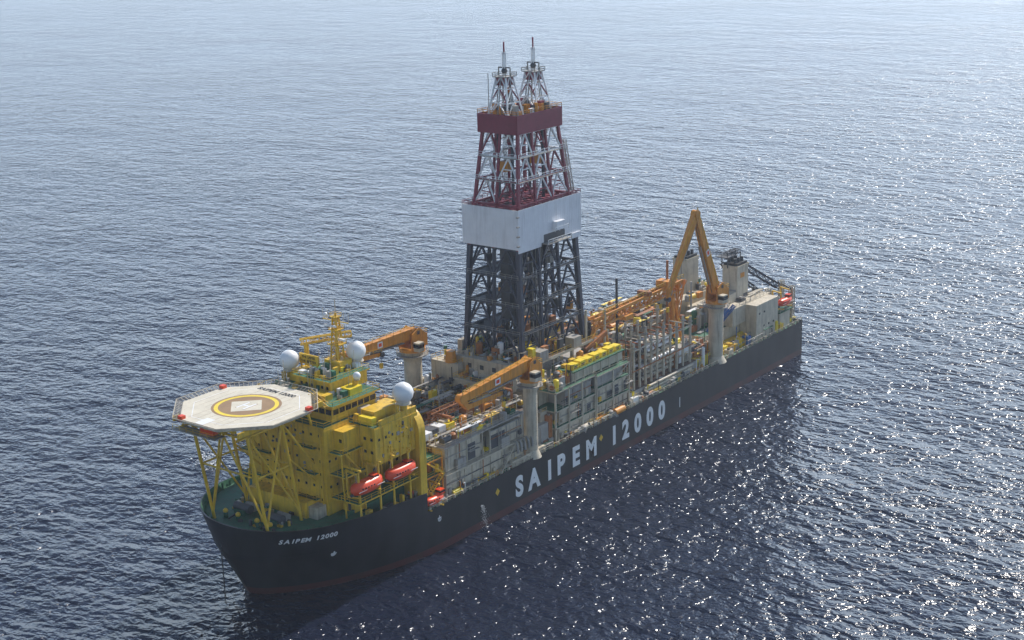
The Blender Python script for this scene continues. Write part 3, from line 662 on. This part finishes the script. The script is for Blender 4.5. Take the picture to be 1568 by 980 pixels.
gc.bx(138,142,-12,-8,31.8,33,"orange_crane"); gc.bx(160,163,-12,-8,36,38,"orange_crane"); gc.bx(150,151.6,-12,-8,36,37.2,"brown")
gc.beam((126,-10,33),(120,-12,29),.9,"orange_crane"); gc.beam((118,-12,28.5),(128,-12,31),.9,"brown",1.2)
for k in range(10):
    gc.beam((165+ru(0,9),ru(-12,-6),22),(166+ru(0,7),ru(-12,-6),36),.25,"orange_crane")
gc.make(None,(147,-10,34))
# ------------------------------------------------------------------ cranes
def knuckle(bx_,by_,z0,zt,pr,pts,ws,name="pedestal_crane",col="orange_crane"):
    b=B(name)
    b.cyl((bx_,by_,z0),(bx_,by_,zt),pr,"cream",n=20); b.cyl((bx_,by_,z0),(bx_,by_,z0+2.0),pr*1.5,"cream",pr,n=20)
    b.cyl((bx_,by_,zt-3.0),(bx_,by_,zt-.2),pr,"cream",pr*1.35,n=20); b.cyl((bx_,by_,zt-.2),(bx_,by_,zt+.8),pr*1.45,"orange_crane",n=20)
    n=16; rr=pr*1.35+1
    b.cyl((bx_,by_,zt-1.2),(bx_,by_,zt-1.0),rr,"grey",n=n)
    pr_=[(bx_+rr*math.cos(2*math.pi*i/n),by_+rr*math.sin(2*math.pi*i/n),zt-1.0) for i in range(n)]; b.rail(pr_,"cream",closed=True,step=1.5)
    for i in range(int((zt-z0)/1.2)): b.beam((bx_-.3,by_-pr-.12,z0+i*1.2),(bx_+.3,by_-pr-.12,z0+i*1.2),.08,"grey")
    d=Vector(pts[1])-Vector(pts[0]); d.z=0; d.normalize(); a=Vector((-d.y,d.x,0))
    c=Vector((bx_,by_,zt+.8))
    for s in(-1,1):
        vs=[c+d*u+a*(s*pr*.95)+Vector((0,0,w)) for u,w in((-pr*1.3,0),(pr*1.2,0),(pr*1.0,4.2),(-pr*.2,5.4),(-pr*1.4,3.2))]
        v2=[v-a*(s*.35) for v in vs]; m=len(vs)
        b.add(vs+v2,[tuple(range(m)),tuple(range(2*m-1,m-1,-1))]+[(i,(i+1)%m,m+(i+1)%m,m+i) for i in range(m)],col)
    q=c-d*(pr*1.1)
    hx=[q+d*i*1.2+a*j*(pr*.9) for i,j in((-1,-1),(1,-1),(1,1),(-1,1))]
    b.add([v for v in hx]+[v+Vector((0,0,3.2)) for v in hx],B.BF,"orange_crane")
    b.beam(c+Vector((0,0,4.2))-a*pr,c+Vector((0,0,4.2))+a*pr,.9,"darkgrey")
    b.rail([tuple(v+Vector((0,0,3.2))) for v in hx],"yellow",closed=True,w=.09)
    q=c+d*(pr*.9)+a*(pr*1.7); e=1.1
    hx=[q+d*i*e+a*j*.9 for i,j in((-1,-1),(1,-1),(1,1),(-1,1))]
    b.add(hx+[v+Vector((0,0,2.4)) for v in hx],B.BF,"cream")
    hx=[q+d*i*(e+.05)+a*j*.95+Vector((0,0,1)) for i,j in((-1,-1),(1,-1),(1,1),(-1,1))]
    b.add(hx+[v+Vector((0,0,1.0)) for v in hx],B.BF,"glass")
    for i in range(len(pts)-1):
        p,q=Vector(pts[i]),Vector(pts[i+1])
        b.beam(p,q,ws[i],col,ws[i]*1.35,ws[i+1],ws[i+1]*1.25)
        b.cyl(p-a*ws[i]*.62,p+a*ws[i]*.62,ws[i]*.75,col,n=14)
        dd=(q-p); nn=a.cross(dd).normalized()
        for s in(-1,1): b.cyl(p+dd*.12+nn*ws[i]*.95+a*s*.35,p+dd*.62+nn*ws[i]*.9+a*s*.35,.2,"grey",n=8)
        for t in(.15,.3,.45,.6,.75,.9): 
            w=lerp(ws[i],ws[i+1],t); c2=p+dd*t
            b.beam(c2-dd.normalized()*.12,c2+dd.normalized()*.12,w+.12,col,(w*1.35)+.12)
        b.rail([p+Vector((0,0,ws[i]*.7))+a*ws[i]*.5,q+Vector((0,0,ws[i+1]*.7))+a*ws[i+1]*.5],"yellow",w=.08,step=2.5)
        b.cyl(p+nn*ws[i]*.8,q+nn*ws[i+1]*.8,.09,"darkgrey",n=5)
    p,q=Vector(pts[0]),Vector(pts[1]); c2=p+(q-p)*.5
    w=lerp(ws[0],ws[1],.5)/2+.09; dn=(q-p).normalized(); up0=dn.cross(a)
    for s in(-1,1):
        cc=c2+a*s*w; up=Vector((0,0,1)) if abs(dn.z)<.5 else up0; vs=[cc+dn*i*1.0+up*j*.8 for i,j in((-1,-1),(1,-1),(1,1),(-1,1))]; b.add(vs,[(0,1,2,3)],"white")
        vs=[cc+a*s*.02+dn*i*.6+up*j*.45 for i,j in((-1,-1),(1,-1),(1,1),(-1,1))]; b.add(vs,[(0,1,2,3)],"lifeboat")
    t=Vector(pts[-1]); b.cyl(t-a*.8,t+a*.8,.7,"darkgrey",n=12); b.cyl(t,t-Vector((0,0,2.5)),.08,"darkgrey",n=6); b.bx(t.x-.4,t.x+.4,t.y-.3,t.y+.3,t.z-3.8,t.z-2.4,"yellow")
    b.make(None,(bx_,by_,z0))
knuckle(83.5,-19.2,10.8,31.0,1.75,[(83,-19,35.4),(57.5,-18.2,33.4),(60,-18,30.6),(74,-18.2,30.4)],[2.1,1.4,.9,.7])
knuckle(83.5,19.2,10.8,32.5,2.4,[(83,19,37.2),(56,18.2,38.0),(58,18,36),(70,18,35)],[2.1,1.4,.9,.7])
knuckle(176.5,-18.6,10.8,29.2,2.2,[(176,-18.4,33.0),(166,-17.5,57.5),(157,-14.5,37),(156.5,-14.2,34)],[2.1,1.5,1.0,.8])
# ------------------------------------------------------------------ stern
st=B("stern_engine_casing")
st.bx(178,222,-13.5,14,10.8,17,"cream"); st.bx(178.1,221.9,-13.4,13.9,17,17.05,"deckgreen")
st.bx(192,216,-15.5,-3,17,22.5,"cream"); st.bx(192,216,3,15.5,17,22.5,"cream"); st.bx(196,214,-3,3,17,20,"cream")
st.bx(200,214,-19.4,-13.6,10.8,22.4,"cream"); st.bx(188,199.8,-18,-13.6,10.8,13.0,"yellow")
windows(st,'y-',-19.4,202,213,19.5,3,.8,.6); windows(st,'y-',-19.4,202,213,15,3,.8,.6)
for s in(-1,1):
    st.bx(201.5,208.5,s*9-2.6,s*9+2.6,22.5,33.5,"cream"); st.bx(201.3,208.7,s*9-2.8,s*9+2.8,32.9,33.5,"cream"); st.bx(201.8,208.2,s*9-2.3,s*9+2.3,33.5,34.2,"black")
    for i in range(3): 
        for j in(-1,1): st.cyl((202.8+i*2.1,s*9+j*1.1,33.5),(202.8+i*2.1,s*9+j*1.1,35.6),.5,"darkgrey",n=10)
    st.bx(201.42,201.5,s*9-2.2,s*9-.2,24,26,"grey"); st.rail([(192.1,s*15.4,22.5),(215.9,s*15.4,22.5)],"cream")
    st.bx(196,201.4,s*9-2.5,s*9+2.5,22.5,25.5,"cream")
addtext(st,"SAIPEM",(192-.05,9,20),(0,-1,0),(0,0,1),1.6,"black"); st.bx(203.5,206,-11.66,-11.6,29.5,31,"orange_crane")
clutter(st,179,192,-13,13,17,60,5); clutter(st,192,216,-15,15,22.5,50,2.2); clutter(st,178,227,-20,-14,10.8,70,3,["yellow","yellow_bright","grey","cream","blue","darkgrey","deckgreen"])
clutter(st,216,227,-18,18,10.8,50,4)
st.bx(215,222,-19.5,-14,10.8,16.5,"cream"); st.bx(214.5,223,-20,-13.6,16.5,16.8,"deckgreen"); st.rail([(214.5,-19.9,16.8),(223,-19.9,16.8)],"cream")
st.truss((204,-6,36),(226,-13,22),1.6,1.6,12,.3,.16,"navy"); st.truss((205,-4,33),(226,-10,17),1.0,1.0,10,.25,.14,"navy")
st.truss((200,-8,37),(208,-8,37),1.8,1.2,5,.22,.12,"darkgrey"); st.bx(198,203,-10,-6,36.6,36.8,"darkgrey"); st.rail([(198,-10,36.8),(203,-10,36.8),(203,-6,36.8),(198,-6,36.8)],"darkgrey",closed=True,w=.1,h=1.6)
for x in(200,208): 
    for y in(-9,-7): st.beam((x,y,33),(x,y,36.6),.25,"darkgrey")
for x,y,h in((225,-18.5,23),(226.3,-14,24),(225,-10,21)):
    st.truss((x,y,10.8),(x,y,h),1.3,1.3,5,.22,.14,"cream"); st.cyl((x,y,10.8),(x,y,h-1),.5,"grey",n=10)
st.beam((225,-18.5,22),(226.3,-14,23),.4,"darkgrey")
for x in(183,187): st.truss((x,-12,17),(x+5,-16,24),.8,.8,5,.2,.12,"blue")
st.cyl((190,-2,17),(190,-2,30),.3,"grey"); st.cyl((194,4,22),(194,4,34),.2,"grey")
st.make(ship)
lifeboat(218.5,-19.3,19.4,8.0,2.8,2.8)
# ------------------------------------------------------------------ sea
def sea():
    S=40000
    me=bpy.data.meshes.new("sea"); me.from_pydata([(-S,-S,0),(S,-S,0),(S,S,0),(-S,S,0)],[],[(0,1,2,3)])
    o=bpy.data.objects.new("sea",me); sc.collection.objects.link(o)
    m=bpy.data.materials.new("sea_water"); m.use_nodes=True; nt=m.node_tree; n=nt.nodes; l=nt.links; b=n["Principled BSDF"]
    b.inputs["Base Color"].default_value=(0.009,0.013,0.030,1); b.inputs["Roughness"].default_value=0.19; b.inputs["IOR"].default_value=1.34
    g=n.new("ShaderNodeNewGeometry")
    def noise(scale,rot,st,detail=3,rough=.55,dist=0):
        mp=n.new("ShaderNodeMapping"); mp.inputs["Rotation"].default_value=(0,0,math.radians(rot)); mp.inputs["Scale"].default_value=(1,st,1)
        l.new(g.outputs["Position"],mp.inputs["Vector"])
        t=n.new("ShaderNodeTexNoise"); t.inputs["Scale"].default_value=scale; t.inputs["Detail"].default_value=detail; t.inputs["Roughness"].default_value=rough; t.inputs["Distortion"].default_value=dist
        l.new(mp.outputs[0],t.inputs["Vector"]); return t.outputs["Fac"]
    def mul(a,k):
        x=n.new("ShaderNodeMath"); x.operation='MULTIPLY'; l.new(a,x.inputs[0])
        if isinstance(k,(int,float)): x.inputs[1].default_value=k
        else: l.new(k,x.inputs[1])
        return x.outputs[0]
    def add(a,c):
        x=n.new("ShaderNodeMath"); l.new(a,x.inputs[0]); l.new(c,x.inputs[1]); return x.outputs[0]
    patch=noise(0.009,60,0.6,3)
    mr=n.new("ShaderNodeMapRange"); mr.inputs["From Min"].default_value=.35; mr.inputs["From Max"].default_value=.65; mr.inputs["To Min"].default_value=.62; mr.inputs["To Max"].default_value=1.02; l.new(patch,mr.inputs["Value"])
    h=mul(add(mul(noise(0.05,-20,0.6,1),2.6),add(mul(noise(0.2,-35,0.6,1.5,.5,.4),2.4),mul(noise(0.58,-15,0.75,2,.5,.4),1.25))),mr.outputs[0])
    bp=n.new("ShaderNodeBump"); bp.inputs["Strength"].default_value=1; bp.inputs["Distance"].default_value=1.0
    l.new(h,bp.inputs["Height"]); l.new(bp.outputs[0],b.inputs["Normal"])
    me.materials.append(m)
sea()
# thin marine haze standing over the water around the ship
me=bpy.data.meshes.new("sky_haze"); xa,xb,ya,yb,za,zb=-2400,2600,-2400,2600,-5,190
me.from_pydata([(xa,ya,za),(xb,ya,za),(xb,yb,za),(xa,yb,za),(xa,ya,zb),(xb,ya,zb),(xb,yb,zb),(xa,yb,zb)],[],B.BF)
ho=bpy.data.objects.new("sky_haze",me); sc.collection.objects.link(ho)
hm=bpy.data.materials.new("haze_air"); hm.use_nodes=True; nt=hm.node_tree; nt.nodes.clear(); out=nt.nodes.new("ShaderNodeOutputMaterial"); v=nt.nodes.new("ShaderNodeVolumeScatter")
v.inputs["Color"].default_value=(.85,.93,1,1); v.inputs["Density"].default_value=.00011; v.inputs["Anisotropy"].default_value=.3; nt.links.new(v.outputs[0],out.inputs["Volume"]); me.materials.append(hm)
fo=B("sea_foam")
for i in range(200):
    a=ru(0,6.28); r=abs(random.gauss(0,2.0)); x=52+r*math.cos(a); y=66+r*math.sin(a)*1.8; s_=ru(.1,.38)
    fo.sph((x,y,max(.03,random.gauss(.6,1.6)) if r<2.4 else .03),s_,"white",7,4,.6)
fo.make(None,(52,66,0))
wd=B("hull_water_discharge")
for i in range(260):
    t=R(); wd.sph((60.5+random.gauss(0,.15+t*.7),-21.15-t*1.3+random.gauss(0,.1),6.0-5.9*t*t),ru(.02,.08),"white",5,3)
wd.make(ship)
# ------------------------------------------------------------------ camera
cx,cy,cz,yaw,pit,rol,f=-206.7756,-237.8179,151.6765,0.6566,0.2814,-0.0258,2359.2859
fw=Vector((math.cos(pit)*math.cos(yaw),math.cos(pit)*math.sin(yaw),-math.sin(pit)))
r=Vector((math.sin(yaw),-math.cos(yaw),0)); u=r.cross(fw); c,s=math.cos(rol),math.sin(rol)
r2=r*c+u*s; u2=-r*s+u*c
cam=bpy.data.cameras.new("camera"); co=bpy.data.objects.new("camera",cam); sc.collection.objects.link(co)
M=Matrix((r2,u2,-fw)).transposed().to_4x4(); M.translation=(cx,cy,cz); co.matrix_world=M
cam.lens=f/1568*36; cam.sensor_width=36; cam.clip_start=1; cam.clip_end=100000; sc.camera=co
# ------------------------------------------------------------------ light
EL=math.radians(42); AZ=math.radians(0)
sd=Vector((math.cos(EL)*math.cos(AZ),math.cos(EL)*math.sin(AZ),math.sin(EL)))
sl=bpy.data.lights.new("sun",'SUN'); sl.energy=5; sl.angle=math.radians(.5); sl.color=(1,.95,.88)
so=bpy.data.objects.new("sun",sl); sc.collection.objects.link(so); so.rotation_euler=sd.to_track_quat('Z','Y').to_euler()
w=bpy.data.worlds.new("World"); sc.world=w; w.use_nodes=True; nt=w.node_tree; n=nt.nodes; l=nt.links
sk=n.new("ShaderNodeTexSky"); sk.sky_type='NISHITA'; sk.sun_disc=False; sk.sun_elevation=EL; sk.sun_rotation=math.pi/2-AZ
sk.dust_density=.4; sk.air_density=1.0; sk.ozone_density=3; sk.altitude=0
tc=n.new("ShaderNodeTexCoord"); sp=n.new("ShaderNodeSeparateXYZ"); l.new(tc.outputs["Generated"],sp.inputs[0])
def M2(op,a,b2=None):
    x=n.new("ShaderNodeMath"); x.operation=op
    for i,v in enumerate((a,b2)):
        if v is None: continue
        if isinstance(v,(int,float)): x.inputs[i].default_value=v
        else: l.new(v,x.inputs[i])
    return x.outputs[0]
hz=M2('POWER',2.718,M2('MULTIPLY',M2('MAXIMUM',sp.outputs["Z"],0),-7.3))
dt=M2('ADD',M2('MULTIPLY',sp.outputs["X"],math.cos(AZ)),M2('MULTIPLY',sp.outputs["Y"],math.sin(AZ)))
az=M2('ADD',M2('MULTIPLY',M2('MAXIMUM',dt,0),.8),.4)
hf=M2('MULTIPLY',hz,az)
vm=n.new("ShaderNodeVectorMath"); vm.operation='SCALE'; vm.inputs[0].default_value=(14.5,19,26); l.new(hf,vm.inputs["Scale"])
va=n.new("ShaderNodeVectorMath"); va.operation='ADD'; l.new(vm.outputs[0],va.inputs[0]); l.new(sk.outputs[0],va.inputs[1])
bg=n["Background"]; l.new(va.outputs[0],bg.inputs[0]); bg.inputs[1].default_value=0.12
sc.view_settings.view_transform='Standard'; sc.view_settings.look='None'; sc.view_settings.exposure=0
